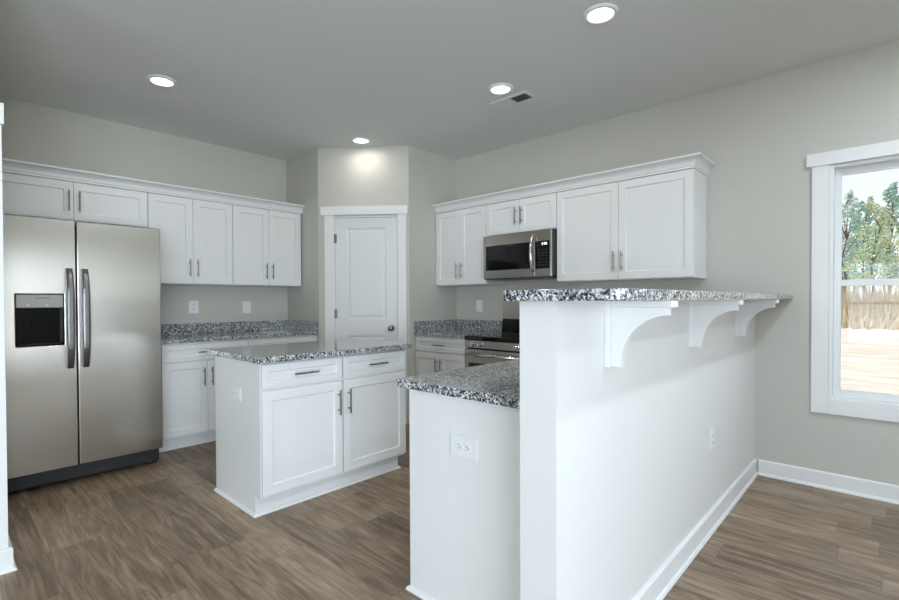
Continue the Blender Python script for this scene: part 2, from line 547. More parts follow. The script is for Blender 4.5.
for hz in (0.25, 1.09, 1.84):
    hg = MB()
    hg.tube((0.166, -0.006, hz - 0.045), (0.166, -0.006, hz + 0.045), 0.007, 10)
    hg.box(0.158, 0.186, -0.0025, 0.006, hz - 0.044, hz + 0.044)
    hg.build('hinge', 'nickel', dr)

# half wall of the bar
KX0, KX1, KY0 = -0.830, -0.705, 1.206
BZ0, BZ1 = 1.2165, 1.2485
struct(MB().box(KX0, KX1, KY0, YN, 0, BZ0).build('wall_peninsula', 'half_wall_paint'), 'white half wall carrying the raised breakfast bar')

# baseboards (board + shoe moulding)
def base_profile(h=0.105, t=0.014):
    return [(0, 0), (t + 0.012, 0), (t + 0.011, 0.006), (t + 0.007, 0.013), (t, 0.017), (t, h - 0.008), (t - 0.006, h), (0, h)]
def baseboard(name, path, h=0.105):
    """path: plan points; board grows to the right of the travel direction"""
    pts = [Vector((p[0], p[1], 0)) for p in path]
    rings = []
    for i, p in enumerate(pts):
        ds = []
        if i > 0: ds.append((p - pts[i - 1]).normalized())
        if i < len(pts) - 1: ds.append((pts[i + 1] - p).normalized())
        ns = [Vector((d.y, -d.x, 0)) for d in ds]
        nrm = sum(ns, Vector()) / len(ns)
        nrm = nrm / nrm.dot(nrm) if len(ns) == 2 else nrm
        rings.append((p, nrm, Vector((0, 0, 1))))
    return struct(MB().sweep(rings, base_profile(h)).build(name, 'trim_white'))
baseboard('baseboard_back', [(KX1 + 0.0265, YN), (XE, YN)])
baseboard('baseboard_peninsula', [(KX0 - 0.0, KY0), (KX1, KY0), (KX1, YN - 0.001)])
baseboard('baseboard_right', [(XE, YN - 0.027), (XE, YS + 0.027)])
baseboard('baseboard_front', [(XE - 0.027, YS), (XL + 0.027, YS)])
baseboard('baseboard_left', [(XL, YS + 0.001), (XL, 0.06)])
baseboard('baseboard_return', [(XL + 0.027, 0.06), (-2.942, 0.06), (-2.942, 0.2145), (-3.3, 0.2145)])

# cased end of the wall return
struct(MB().box(-3.02, -2.945, 0.0615, 0.2140, 0, 2.02).build('trim_1', 'trim_white', bevel=0.002))
struct(MB().box(-3.05, -2.935, 0.052, 0.222, 2.021, 2.115).build('trim_2', 'trim_white', bevel=0.002))

# ------------------------------------------------------------------ windows
def window(name, loc, rotz, w, z0, z1, panes=1, label=None):
    """local x across the opening 0..w, local -y is the room side, y=0 wall face"""
    root = bpy.data.objects.new(name, None); COL.objects.link(root)
    root.location = loc; root.rotation_euler = (0, 0, rotz)
    struct(root, label)
    c = 0.09
    m = MB()
    m.box(-c, 0.0, -0.018, 0, z0 - c, z1); m.box(w, w + c, -0.018, 0, z0 - c, z1); m.box(0, w, -0.018, 0, z0 - c, z0)
    m.build('window_casing', 'trim_white', root, bevel=0.002)
    MB().box(-c - 0.028, w + c + 0.028, -0.027, 0, z1, z1 + 0.083).build('head_casing', 'trim_white', root, bevel=0.002)
    m = MB()
    t = 0.02
    m.box(0, t, 0.0, 0.118, z0, z1); m.box(w - t, w, 0.0, 0.118, z0, z1); m.box(t, w - t, 0, 0.118, z1 - t, z1); m.box(t, w - t, 0, 0.118, z0, z0 + t)
    for k in range(1, panes): m.box(k * w / panes - 0.03, k * w / panes + 0.03, 0, 0.118, z0 + t, z1 - t)
    m.build('window_frame', 'vinyl_white', root, bevel=0.002)
    for k in range(panes):
        a = k * w / panes + (t if k == 0 else 0.03); b = (k + 1) * w / panes - (t if k == panes - 1 else 0.03)
        zm = (z0 + z1) / 2 - 0.005
        s = 0.036
        for nm, y0, y1, za, zb, cut in (('lower_sash', 0.028, 0.060, z0 + t, zm + 0.022, 0.045), ('upper_sash', 0.064, 0.096, zm - 0.018, z1 - t, 0.042)):
            f = MB()
            f.box(a, a + s, y0, y1, za, zb); f.box(b - s, b, y0, y1, za, zb)
            lo = cut if nm == 'lower_sash' else 0.04
            hi = 0.04 if nm == 'lower_sash' else cut
            f.box(a + s, b - s, y0, y1, za, za + lo); f.box(a + s, b - s, y0, y1, zb - hi, zb)
            so = f.build(nm, 'vinyl_white', root, bevel=0.002)
            g = MB().box(a + s - 0.004, b - s + 0.004, (y0 + y1) / 2 - 0.002, (y0 + y1) / 2 + 0.002, za + lo - 0.004, zb - hi + 0.004)
            g.build('pane', 'window_glass', so)
    return root
window('window_1', (WIN[0], YN, 0), 0, WIN[1] - WIN[0], WIN[2], WIN[3], 1, 'white double hung window looking on trees and dry grass')
window('window_2', (XE, EWIN[1], 0), -PI / 2, EWIN[1] - EWIN[0], EWIN[2], EWIN[3], 3)  # unseen window, added for light and for reflections in the steel doors
window('added_window_4', (XE, EWIN2[1], 0), -PI / 2, EWIN2[1] - EWIN2[0], EWIN2[2], EWIN2[3], 3)  # unseen window, added as the opening for the side fill lamp
window('added_window_3', (SWIN[1], YS, 0), PI, SWIN[1] - SWIN[0], SWIN[2], SWIN[3], 3)  # unseen window behind the camera, added to bring light into the room

# ------------------------------------------------------------------ cabinets
def bar_pull(parent, x, z, y, L, horiz):
    """bar pull on a front whose face is at local y"""
    m = MB()
    r = 0.0055
    o = 0.030
    if horiz:
        m.tube((x - L / 2, y - o, z), (x + L / 2, y - o, z), r, 12)
        for d in (-0.31, 0.31): m.tube((x + d * L, y, z), (x + d * L, y - o, z), r * 0.85, 10)
    else:
        m.tube((x, y - o, z - L / 2), (x, y - o, z + L / 2), r, 12)
        for d in (-0.31, 0.31): m.tube((x, y, z + d * L), (x, y - o, z + d * L), r * 0.85, 10)
    return m.build('handle', 'nickel', parent, smooth=False)

SHAKER = [(0.056, 0.0), (0.004, 0.008)]
def front(root, kind, x0, x1, z0, z1, pull=None):
    d = MB().front_panel(x0, x1, z0, z1, -0.020, -0.001, [(0.056 if kind == 'door' else 0.040, 0.0), (0.004, 0.008)])
    o = d.build(kind, 'cabinet_white', root, bevel=0.0015)
    if pull:
        bar_pull(o, pull[0], pull[1], -0.020, 0.155, kind == 'drawer')
    return o

PULL = 0.035
def upper_cabinet(label, loc, rotz, w, d, h, ndoor=2, low_pull=True, zb=0.006, zt=None, reveal=0.003, l_edge=0.003, r_edge=0.003):
    root = thing('wall_cabinet', label, 'cabinet', loc, rotz, 'wall cabinets')
    MB().box(0.0005, w - 0.0005, 0, d - 0.001, 0, h).build('carcass', 'cabinet_white', root, bevel=0.001)
    zt = h - 0.006 if zt is None else zt
    ws = (w - l_edge - r_edge) / ndoor
    for k in range(ndoor):
        a = l_edge + k * ws + (reveal / 2 if k else 0); b = l_edge + (k + 1) * ws - (reveal / 2 if k < ndoor - 1 else 0)
        hx = b - 0.030 if k % 2 == 0 else a + 0.030
        hz = zb + 0.135 if low_pull else zb + 0.5 * (zt - zb)
        front(root, 'door', a, b, zb, zt, (hx, hz))
    return root

def base_cabinet(label, loc, rotz, w, d, H, drawers=1, doors=2, name='base_cabinet', toe=0.11, pulls=True):
    root = thing(name, label, 'cabinet', loc, rotz, 'base cabinets')
    MB().box(0.0005, w - 0.0005, 0, d - 0.001, toe, H - 0.0005).build('carcass', 'cabinet_white', root, bevel=0.001)
    MB().box(0.0005, w - 0.0005, 0.070, d - 0.001, 0, toe).build('toe_kick', 'cabinet_white', root)
    zd = H - 0.158
    for n_, z0, z1, kind in ((drawers, zd + 0.006, H - 0.018, 'drawer'), (doors, toe + 0.012, zd - 0.006, 'door')):
        ws = (w - 0.008) / n_
        for k in range(n_):
            a = 0.004 + k * ws + (0.0015 if k else 0); b = 0.004 + (k + 1) * ws - (0.0015 if k < n_ - 1 else 0)
            if kind == 'drawer': front(root, 'drawer', a, b, z0, z1, ((a + b) / 2, (z0 + z1) / 2))
            else:
                hx = b - 0.030 if (k % 2 == 0) else a + 0.030
                front(root, 'door', a, b, z0, z1, (hx, z1 - 0.13))
    return root

CZ0, CZ1 = 0.883, 0.914       # worktop under and top
XU = XL + 0.325               # upper carcass fronts left wall = -4.526
XB = XL + 0.600               # base fronts -4.251

# left wall (front faces +X): local x = world y
upper_cabinet('short white wall cabinet above the refrigerator', (XU - 0.02, 0.232, 1.83), PI / 2, 1.209 - 0.232, 0.305, 0.295, low_pull=False)
upper_cabinet('tall white wall cabinet right next to the refrigerator top', (XU - 0.02, 1.209, 1.372), PI / 2, 0.693, 0.305, 0.753)
upper_cabinet('tall white wall cabinet next to the pantry corner on the refrigerator wall', (XU - 0.02, 1.902, 1.372), PI / 2, 0.703, 0.305, 0.753)
base_cabinet('white base cabinet standing beside the refrigerator', (XB - 0.02, 1.216, 0), PI / 2, 0.697, 0.58, CZ0)
base_cabinet('white base cabinet behind the island, against the pantry side wall', (XB - 0.02, 1.913, 0), PI / 2, 0.707, 0.58, CZ0)

def crown(label, path, z0, z1, proj=0.058):
    """path of plan points, moulding grows to the right of travel; cyma-like profile"""
    h = z1 - z0
    prof = [(-0.018, 0), (0.004, 0), (0.004, 0.012), (0.010, 0.018)]
    for i in range(1, 8):
        t = i / 8
        prof.append((0.010 + (proj - 0.016) * (1 - math.cos(t * PI / 2)) , 0.018 + (h - 0.034) * math.sin(t * PI / 2)))
    prof += [(proj - 0.004, h - 0.014), (proj, h - 0.012), (proj, h), (-0.018, h)]
    pts = [Vector((p[0], p[1], z0)) for p in path]
    rings = []
    for i, p in enumerate(pts):
        ds = []
        if i > 0: ds.append((p - pts[i - 1]).normalized())
        if i < len(pts) - 1: ds.append((pts[i + 1] - p).normalized())
        ns = [Vector((d.y, -d.x, 0)) for d in ds]
        nrm = sum(ns, Vector()) / len(ns)
        if len(ns) == 2: nrm = nrm / nrm.dot(nrm)
        rings.append((p, nrm, Vector((0, 0, 1))))
    o = MB().sweep(rings, prof).build('crown_moulding', 'cabinet_white')
    return tag(o, label, 'moulding')
# travel so that the right-hand side faces the room
crown('long white crown moulding along the tops of the cabinets on the refrigerator wall', [(XU, 2.6205), (XU, 0.232)][::-1], 2.126, 2.208)

# range wall uppers (front faces -Y)
YU = YN - 0.325 + 0.02
upper_cabinet('tall white wall cabinet in the corner left of the microwave', (-3.503, YU, 1.372), 0, 0.668, 0.304, 0.753)
upper_cabinet('short white wall cabinet directly above the microwave', (-2.835, YU, 1.822), 0, 0.756, 0.304, 0.303, low_pull=False)
upper_cabinet('widest white wall cabinet, to the right of the microwave above the bar', (-2.079, YU, 1.372), 0, 1.067, 0.304, 0.753)
crown('white crown moulding along the cabinet tops on the microwave wall, turning a corner', [(-3.5035, YU - 0.02), (-1.012, YU - 0.02), (-1.012, YN - 0.0015)], 2.126, 2.208)

# range wall base
YB = YN - 0.600
base_cabinet('small white base cabinet between the pantry wall and the range', (XP + 0.003, YB, 0), 0, 0.667, 0.598, CZ0 - 0.006)
base_cabinet('white base cabinet right of the range, behind the bar', (-2.070, YB, 0), 0, 0.575, 0.598, 0.858, 1, 2)

# worktops
def worktop(label, blocks, mats='granite'):
    root = thing('worktop', label, 'worktop', blocks[0][1])
    o = Vector(blocks[0][1])
    for nm, _, m in blocks:
        ob = m.build(nm, 'granite', root, bevel=0.003)
        ob.location = -o
    return root
worktop('dark speckled granite worktop with backsplash on the refrigerator wall', [
    ('slab', (XL, 1.2, CZ0), MB().box(XL + 0.001, XB + 0.020, 1.211, YP - 0.001, CZ0, CZ1)),
    ('backsplash', None, MB().box(XL + 0.001, XL + 0.021, 1.211, YP - 0.0215, CZ1, CZ1 + 0.1)),
    ('side_splash', None, MB().box(XL + 0.001, XB + 0.018, YP - 0.021, YP - 0.001, CZ1, CZ1 + 0.1))])
NZ0, NZ1 = CZ0 - 0.006, CZ1 - 0.012
worktop('small granite worktop with backsplash between pantry wall and range', [
    ('slab', (XP, YB, NZ0), MB().box(XP + 0.001, -2.838, YB - 0.040, YN - 0.001, NZ0, NZ1)),
    ('backsplash', None, MB().box(XP + 0.022, -2.838, YN - 0.021, YN - 0.001, NZ1, NZ1 + 0.11)),
    ('side_splash', None, MB().box(XP + 0.001, XP + 0.021, YB - 0.038, YN - 0.001, NZ1, NZ1 + 0.11))])
PX0, PY0 = -1.489, 1.352
PZ0, PZ1 = 0.858, 0.892
Lp = [(-1.527, 1.312), (KX0 - 0.001, 1.312), (KX0 - 0.001, YN - 0.001), (-2.072, YN - 0.001), (-2.072, YB - 0.040), (-1.527, YB - 0.040)]
worktop('lower granite worktop of the peninsula, in front of the raised bar wall', [
    ('slab', (-1.5, 1.3, PZ0), MB().prism(Lp, PZ0, PZ1))])
# peninsula base cabinets (fronts face -X) with a finished end panel
pen = thing('peninsula_cabinet', 'white peninsula cabinet with a plain end panel holding an outlet', 'cabinet', (PX0, PY0, 0))
MB().box(0, KX0 - 0.001 - PX0, 0, 0.019, 0, PZ0 - 0.0005).build('end_panel', 'cabinet_white', pen, bevel=0.0015)
MB().box(0.02, KX0 - 0.001 - PX0, 0.0195, YB - 0.002 - PY0, 0.11, PZ0 - 0.0005).build('carcass', 'cabinet_white', pen)
MB().box(0.09, KX0 - 0.001 - PX0, 0.0195, YB - 0.002 - PY0, 0, 0.11).build('toe_kick', 'cabinet_white', pen)
sh = [(Vector((-0.0, 0.55, 0)), Vector((-1, 0, 0)), Vector((0, 0, 1))), (Vector((0, 0, 0)), Vector((-1, -1, 0)), Vector((0, 0, 1))), (Vector((KX0 - 0.001 - PX0, 0, 0)), Vector((0, -1, 0)), Vector((0, 0, 1)))]
SHOE = [(0.0003, 0), (0.014, 0), (0.013, 0.007), (0.008, 0.014), (0.0003, 0.018)]
MB().sweep(sh[1:], SHOE).build('shoe_moulding', 'trim_white', pen)
for k in range(3):
    y0 = 0.05 + k * 0.60
    for kind, z0, z1 in (('drawer', PZ0 - 0.15, PZ0 - 0.018), ('door', 0.122, PZ0 - 0.162)):
        e = 0.04 if kind == 'drawer' else 0.056
        f = MB().front_panel(-(y0 + 0.594), -y0, z0, z1, -0.0, 0.019, [(e, 0.0), (0.004, 0.008)])
        fo = f.build(kind, 'cabinet_white', pen, bevel=0.0015)
        fo.rotation_euler = (0, 0, -PI / 2)
        bar_pull(fo, -(y0 + 0.297) if kind == 'drawer' else -(y0 + 0.03), (z0 + z1) / 2 if kind == 'drawer' else z1 - 0.13, 0.0, 0.155, kind == 'drawer')

# raised bar top
bx0, bx1, by0 = -0.852, -0.490, 1.152
r_ = 0.03
bp = [(bx0, by0), (bx1 - r_, by0)]
for i in range(1, 7):
    a = -PI / 2 + i / 6 * PI / 2
    bp.append((bx1 - r_ + r_ * math.cos(a), by0 + r_ + r_ * math.sin(a)))
bp += [(bx1, YN - 0.001), (bx0, YN - 0.001)]
tag(MB().prism(bp, BZ0 + 0.0005, BZ1).build('bar_top', 'granite', bevel=0.003), 'long raised granite breakfast bar top on the half wall', 'worktop')

# corbels
def corbel(y, label):
    root = thing('corbel', label, 'corbel', (KX1, y, BZ0 - 0.222), 0, 'corbels under the bar top')
    D, Hh, w = 0.214, 0.2215, 0.062
    MB().box(0.0005, 0.020, -w / 2, w / 2, 0, Hh).build('back_plate', 'trim_white', root, bevel=0.0015)
    MB().box(0.0205, D, -w / 2, w / 2, Hh - 0.021, Hh).build('top_plate', 'trim_white', root, bevel=0.0015)
    pts = [(0.0203, 0.004), (0.054, 0.004)]
    n_ = 18
    cx, cz, rx, rz = 0.207, 0.010, 0.153, 0.166
    for i in range(n_ + 1):
        a = PI - i / n_ * (PI / 2 - 0.07)
        pts.append((cx + rx * math.cos(a), cz + rz * math.sin(a)))
    pts += [(0.201, Hh - 0.0455), (0.201, Hh - 0.0215), (0.0203, Hh - 0.0215)]
    MB().prism(pts, -0.024, 0.006, 'y').build('arch_brace', 'trim_white', root, bevel=0.0012)
    return root
corbel(1.546, 'white arched corbel nearest the camera, under the bar top')
corbel(2.434, 'middle white arched corbel under the bar top')
corbel(3.335, 'white arched corbel under the bar top closest to the window wall')

# ------------------------------------------------------------------ island
IX, IY0, IY1 = -2.568, 1.220, 2.282         # carcass front plane, ends
IZ = 0.879
isl = thing('island_cabinet', 'white kitchen island cabinet with two drawers over two doors', 'cabinet', (IX, IY0, 0), PI / 2)
iw, idp = IY1 - IY0, 0.625
MB().box(0.016, iw, 0, idp, 0.115, IZ - 0.0005).build('carcass', 'cabinet_white', isl, bevel=0.001)
MB().box(0.016, iw - 0.0, 0.072, idp, 0, 0.115).build('toe_kick', 'cabinet_white', isl)
ep = [(0.002, 0.115), (0.002, IZ - 0.0005), (idp, IZ - 0.0005), (idp, 0), (0.070, 0), (0.070, 0.115)]
MB().prism([(a, b) for a, b in ep], 0.0, 0.0155, 'x').build('side_panel', 'cabinet_white', isl, bevel=0.001)
MB().sweep([(Vector((0, idp, 0)), Vector((-1, 0.5, 0)), Vector((0, 0, 1))), (Vector((0, 0.070, 0)), Vector((-1, -1, 0)), Vector((0, 0, 1))), (Vector((iw, 0.070, 0)), Vector((1, -1, 0)), Vector((0, 0, 1)))], SHOE).build('shoe_moulding', 'trim_white', isl)
half = iw / 2
for k in range(2):
    a = k * half + (0.003 if k == 0 else 0.006); b = (k + 1) * half - (0.006 if k == 0 else 0.003)
    front(isl, 'drawer', a, b, 0.731, 0.866, ((a + b) / 2, 0.798))
    front(isl, 'door', a, b, 0.133, 0.716, (b - 0.032 if k == 0 else a + 0.032, 0.585))
worktop('speckled granite top of the kitchen island', [('slab', (IX, IY0, IZ), MB().box(-3.232, -2.512, 1.186, 2.315, IZ, IZ + 0.034))])

# ------------------------------------------------------------------ refrigerator
FRX, FRY, FW = -3.970, 0.236, 0.905
fr = thing('refrigerator', 'stainless steel side by side refrigerator with ice dispenser in the left door', 'refrigerator', (FRX, FRY, 0), PI / 2)
MB().box(0.008, FW - 0.006, 0.075, 0.80, 0.03, 1.735).build('body', 'grille_grey', fr, bevel=0.004)
zt, zb, gx = 1.757, 0.135, 0.404
# freezer door with recessed dispenser niche
hx0, hx1, hz0, hz1 = 0.098, 0.340, 0.938, 1.273
MB().multi_panel([0.002, hx0, hx1, gx - 0.004], [zb, hz0, hz1, zt], 0, 0.070, {(1, 1): [(0.004, 0.004), (0.0005, 0.060)]}).build('freezer_door', 'steel', fr, bevel=0.006, seg=3)
fd = [o for o in fr.children if o.name.startswith('freezer_door')][0]
MB().box(hx0 + 0.006, hx1 - 0.006, -0.003, 0.063, 1.186, hz1 - 0.006).build('control_panel', 'dispenser_silver', fd, bevel=0.002)
MB().box(0.19, 0.265, -0.004, -0.0025, 1.243, 1.248).build('badge', 'badge_grey', fd)
for x in (0.155, 0.245): MB().box(x, x + 0.012, -0.004, -0.0025, 1.198, 1.202).build('button', 'plastic_white', fd)
n_ = MB()
a0, a1, c0, c1, dd = hx0 + 0.006, hx1 - 0.006, hz0 + 0.006, 1.184, 0.0
n_.box(a0, a1, 0.055, 0.0635, c0, c1); n_.box(a0, a0 + 0.004, 0.004, 0.055, c0, c1); n_.box(a1 - 0.004, a1, 0.004, 0.055, c0, c1)
n_.box(a0 + 0.004, a1 - 0.004, 0.004, 0.055, c1 - 0.004, c1); n_.box(a0 + 0.004, a1 - 0.004, 0.004, 0.055, c0, c0 + 0.004)
n_.build('dispenser_niche', 'niche_black', fd)
dp = MB()
dp.prism([(0.170, 1.03), (0.178, 1.10), (0.232, 1.10), (0.240, 1.03)], 0.030, 0.040, 'y')
dp.build('dispenser_paddle', 'niche_black', fd, bevel=0.003)
dt = MB(); dt.box(a0 + 0.01, a1 - 0.01, 0.002, 0.054, c0 + 0.0045, c0 + 0.010)
dt.build('drip_tray', 'plastic_dark', fd, bevel=0.002)
d2 = MB().front_panel(gx + 0.004, FW - 0.002, zb, zt, 0, 0.070, [(0.01, 0.0)])
fd2 = d2.build('fridge_door', 'steel', fr, bevel=0.006, seg=3)
def fridge_handle(parent, x):
    path = []
    z0, z1 = 0.785, 1.440
    for i in range(21):
        t = i / 20
        z = z0 + (z1 - z0) * t
        bow = math.sin(PI * t)
        y = -0.020 - 0.042 * min(1, bow * 1.6) ** 0.7
        hw = 0.017 + 0.004 * bow
        path.append((Vector((x, y, z)), Vector((hw, 0, 0)), Vector((0, 0.011, 0))))
    prof = [(1, -.55), (.86, -.8), (.45, -1), (-.45, -1), (-.86, -.8), (-1, -.55), (-1, .5), (-.8, .8), (.8, .8), (1, .5)]
    m = MB().sweep(path, prof)
    for z in (z0 + 0.012, z1 - 0.012): m.box(x - 0.013, x + 0.013, -0.024, -0.0005, z - 0.012, z + 0.012)
    return m.build('handle', 'steel_dark', parent, smooth=False, bevel=0.001)
fridge_handle(fd, gx - 0.040)
fridge_handle(fd2, gx + 0.042)
for x0, x1 in ((0.02, 0.10), (FW - 0.10, FW - 0.02)):
    MB().box(x0, x1, 0.075, 0.16, 1.7355, 1.755).build('hinge_cover', 'grille_grey', fr, bevel=0.004)
g = MB()
g.box(0.010, FW - 0.010, 0.120, 0.20, 0.030, 0.130)
for k in range(5): g.box(0.09, FW - 0.09, 0.110, 0.1205, 0.052 + k * 0.015, 0.059 + k * 0.015)
g.build('base_grille', 'grille_grey', fr, bevel=0.002)
MB().prism([(0.087, 0.088), (0.14, 0.096), (FW - 0.14, 0.096), (FW - 0.087, 0.088), (FW - 0.087, 0.1205), (0.087, 0.1205)], 0.030, 0.046).build('kick_lip', 'grille_grey', fr, bevel=0.003)
for x0 in (0.006, FW - 0.086):
    MB().prism([(x0, 0.17), (x0, 0.135), (x0 + 0.02, 0.122), (x0 + 0.06, 0.122), (x0 + 0.08, 0.135), (x0 + 0.08, 0.17)], 0.0, 0.085).build('leg_cover', 'grille_grey', fr, bevel=0.006)

# ------------------------------------------------------------------ range
RX0, RX1, RY = -2.834, -2.076, 3.262
rg = thing('range', 'stainless steel electric range with black glass cooktop', 'range', (RX0, RY, 0))
rw = RX1 - RX0
MB().box(0.004, rw - 0.004, 0.02, YN - 0.03 - RY, 0.03, 0.865).build('body', 'black_enamel', rg)
MB().box(0.002, rw - 0.002, -0.022, YN - 0.09 - RY, 0.8655, 0.905).build('cooktop', 'black_glass', rg, bevel=0.008, seg=3)
MB().box(0.003, rw - 0.003, -0.012, 0.0195, 0.796, 0.865).build('control_panel', 'steel', rg, bevel=0.003)
for kx in (0.105, 0.190, 0.568, 0.653):
    kb = MB().lathe([(0.027, 0), (0.027, 0.006), (0.021, 0.008), (0.019, 0.030), (0.016, 0.033)], (kx, -0.0125, 0.833), (0, -1, 0))
    kb.box(kx - 0.004, kx + 0.004, -0.054, -0.044, 0.813, 0.853)
    kb.build('knob', 'chrome', rg)
od = MB().front_panel(0.004, rw - 0.004, 0.205, 0.785, -0.018, 0.0195, [(0.004, 0.0)])
odo = od.build('oven_door', 'steel', rg, bevel=0.003)
MB().box(0.055, rw - 0.055, -0.021, -0.0185, 0.29, 0.665).build('oven_window', 'black_glass', odo, bevel=0.001)
m = MB()
m.tube((0.05, -0.062, 0.742), (rw - 0.05, -0.062, 0.742), 0.013, 14)
for x in (0.085, rw - 0.085): m.tube((x, -0.0185, 0.742), (x, -0.062, 0.742), 0.009, 10)
m.build('handle', 'chrome', odo, smooth=True)
MB().front_panel(0.004, rw - 0.004, 0.035, 0.195, -0.018, 0.0195, [(0.004, 0.0)]).build('drawer', 'steel', rg, bevel=0.003)
bgy = YN - 0.085 - RY
bg = MB()
bg.prism([(bgy, 0.9055), (bgy + 0.055, 0.9055), (bgy + 0.055, 1.195), (bgy + 0.030, 1.195), (bgy + 0.014, 1.035)], 0.003, rw - 0.003, 'x')
bgo = bg.build('backguard', 'black_enamel', rg)
MB().prism([(bgy + 0.011, 1.036), (bgy + 0.0295, 1.196), (bgy + 0.056, 1.196), (bgy + 0.056, 1.199), (bgy + 0.0265, 1.199), (bgy + 0.008, 1.036)], 0.002, rw - 0.002, 'x').build('control_fascia', 'steel', bgo)

# ------------------------------------------------------------------ microwave
MX0, MX1, MY, MZ0, MZ1 = -2.803, -2.086, 3.488, 1.416, 1.816
mw = thing('microwave', 'stainless steel over the range microwave with black door glass', 'microwave', (MX0, MY, MZ0))
w, h = MX1 - MX0, MZ1 - MZ0
MB().box(0.004, w + 0.004, 0.028, YN - 0.002 - MY, 0.008, h).build('body', 'black_enamel', mw)
dw = 0.560
dm = MB().front_panel(0, dw, 0.0, h - 0.002, 0, 0.0275, [(0.004, 0.0)])
dmo = dm.build('door', 'steel', mw, bevel=0.003)
MB().box(0.028, dw - 0.03, -0.0025, -0.0005, 0.075, 0.302).build('door_window', 'black_glass', dmo, bevel=0.001)
MB().box(0.27, 0.34, -0.004, -0.0027, 0.289, 0.2935).build('badge', 'badge_grey', dmo)
path = []
for i in range(17):
    t = i / 16
    path.append((Vector((dw - 0.012, -0.012 - 0.040 * math.sin(PI * t) ** 0.6, 0.045 + (h - 0.085) * t)), Vector((0.012, 0, 0)), Vector((0, 0.008, 0))))
MB().sweep(path, [(math.cos(2 * PI * k / 10), math.sin(2 * PI * k / 10)) for k in range(10)]).build('handle', 'chrome', dmo, smooth=True)
pnl = MB().front_panel(dw + 0.002, w, 0.0, h - 0.002, 0, 0.0275, [(0.004, 0.0)]).build('control_panel', 'steel', mw, bevel=0.003)
MB().box(dw + 0.005, w - 0.014, -0.0025, -0.0005, 0.068, 0.302).build('keypad', 'black_glass', pnl, bevel=0.001)
for r in range(6):
    for c in range(3):
        MB().box(dw + 0.038 + c * 0.032, dw + 0.054 + c * 0.032, -0.0030, -0.0024, 0.095 + r * 0.026, 0.1 + r * 0.026).build('button', 'badge_grey', pnl)
dg = MB()
def seg_digit(x, z, segs, sw=0.011, shh=0.02, t=0.003):
    S_ = {'a': (x, x + sw, z + shh - t, z + shh), 'g': (x, x + sw, z + shh / 2 - t / 2, z + shh / 2 + t / 2), 'd': (x, x + sw, z, z + t),
          'f': (x, x + t, z + shh / 2, z + shh), 'b': (x + sw - t, x + sw, z + shh / 2, z + shh), 'e': (x, x + t, z, z + shh / 2), 'c': (x + sw - t, x + sw, z, z + shh / 2)}
    for k in segs:
        q = S_[k]; dg.box(q[0], q[1], -0.0031, -0.0024, q[2], q[3])
seg_digit(dw + 0.072, 0.268, 'abcdefg')
for zz in (0.273, 0.281): dg.box(dw + 0.087, dw + 0.090, -0.0031, -0.0024, zz, zz + 0.003)
seg_digit(dw + 0.094, 0.268, 'abcdefg')
seg_digit(dw + 0.109, 0.268, 'abcdefg')
dg.build('clock_digits', 'digit_glow', pnl)
MB().box(0.01, w - 0.01, 0.01, 0.33, -0.006, 0.0075).build('underside', 'plastic_dark', mw)

# ------------------------------------------------------------------ outlets and switches
def outlet(label, loc, rotz, horizontal=False, w=0.075, h=0.12, rocker=False):
    root = thing('wall_outlet' if not rocker else 'light_switch', label, 'outlet' if not rocker else 'switch', loc, rotz)
    if horizontal: W_, H_ = h, w
    else: W_, H_ = w, h
    MB().box(-W_ / 2, W_ / 2, -0.006, -0.0003, -H_ / 2, H_ / 2).build('cover_plate', 'plastic_white', root, bevel=0.002)
    if rocker:
        MB().prism([(-0.0062, -0.033), (-0.0105, -0.033), (-0.0075, 0.033), (-0.0062, 0.033)], -0.016, 0.016, 'x').build('rocker', 'plastic_white', root)
        return root
    for s in (-1, 1):
        cx, cz = (s * 0.0195, 0) if horizontal else (0, s * 0.0195)
        rc = MB().lathe([(0.0172, 0), (0.0172, 0.0025), (0.016, 0.003)], (cx, -0.0061, cz), (0, -1, 0), 20)
        ro = rc.build('receptacle', 'plastic_white', root)
        sl = MB()
        for p in (-1, 1):
            if horizontal: sl.box(cx - 0.005, cx + 0.004, -0.0094, -0.0090, cz + p * 0.0062 - 0.0012, cz + p * 0.0062 + 0.0012)
            else: sl.box(cx + p * 0.0062 - 0.0012, cx + p * 0.0062 + 0.0012, -0.0094, -0.0090, cz - 0.004, cz + 0.005)
        if horizontal: sl.tube((cx + 0.009, -0.0090, cz), (cx + 0.009, -0.0094, cz), 0.0025, 10)
        else: sl.tube((cx, -0.0090, cz - 0.009), (cx, -0.0094, cz - 0.009), 0.0025, 10)
        sl.build('slots', 'plastic_dark', ro)
    return root
outlet('white wall outlet above the granite backsplash, beside the refrigerator', (XL, 1.665, 1.168), PI / 2, w=0.085)
outlet('white light switch above the granite backsplash, second plate from the refrigerator', (XL, 2.170, 1.160), PI / 2, w=0.085, rocker=True)
outlet('white outlet plate on the range wall, left of the range', (-3.183, YN, 1.160), 0, w=0.08, rocker=True)
outlet('white horizontal outlet on the side panel of the island', (-2.873, IY0, 0.672), 0, True, w=0.082, h=0.125)
outlet('white horizontal duplex outlet on the peninsula end panel', (-1.183, PY0, 0.667), 0, True, w=0.082, h=0.13)
outlet('white vertical outlet low on the long side of the half wall', (KX1, 2.796, 0.481), PI / 2)

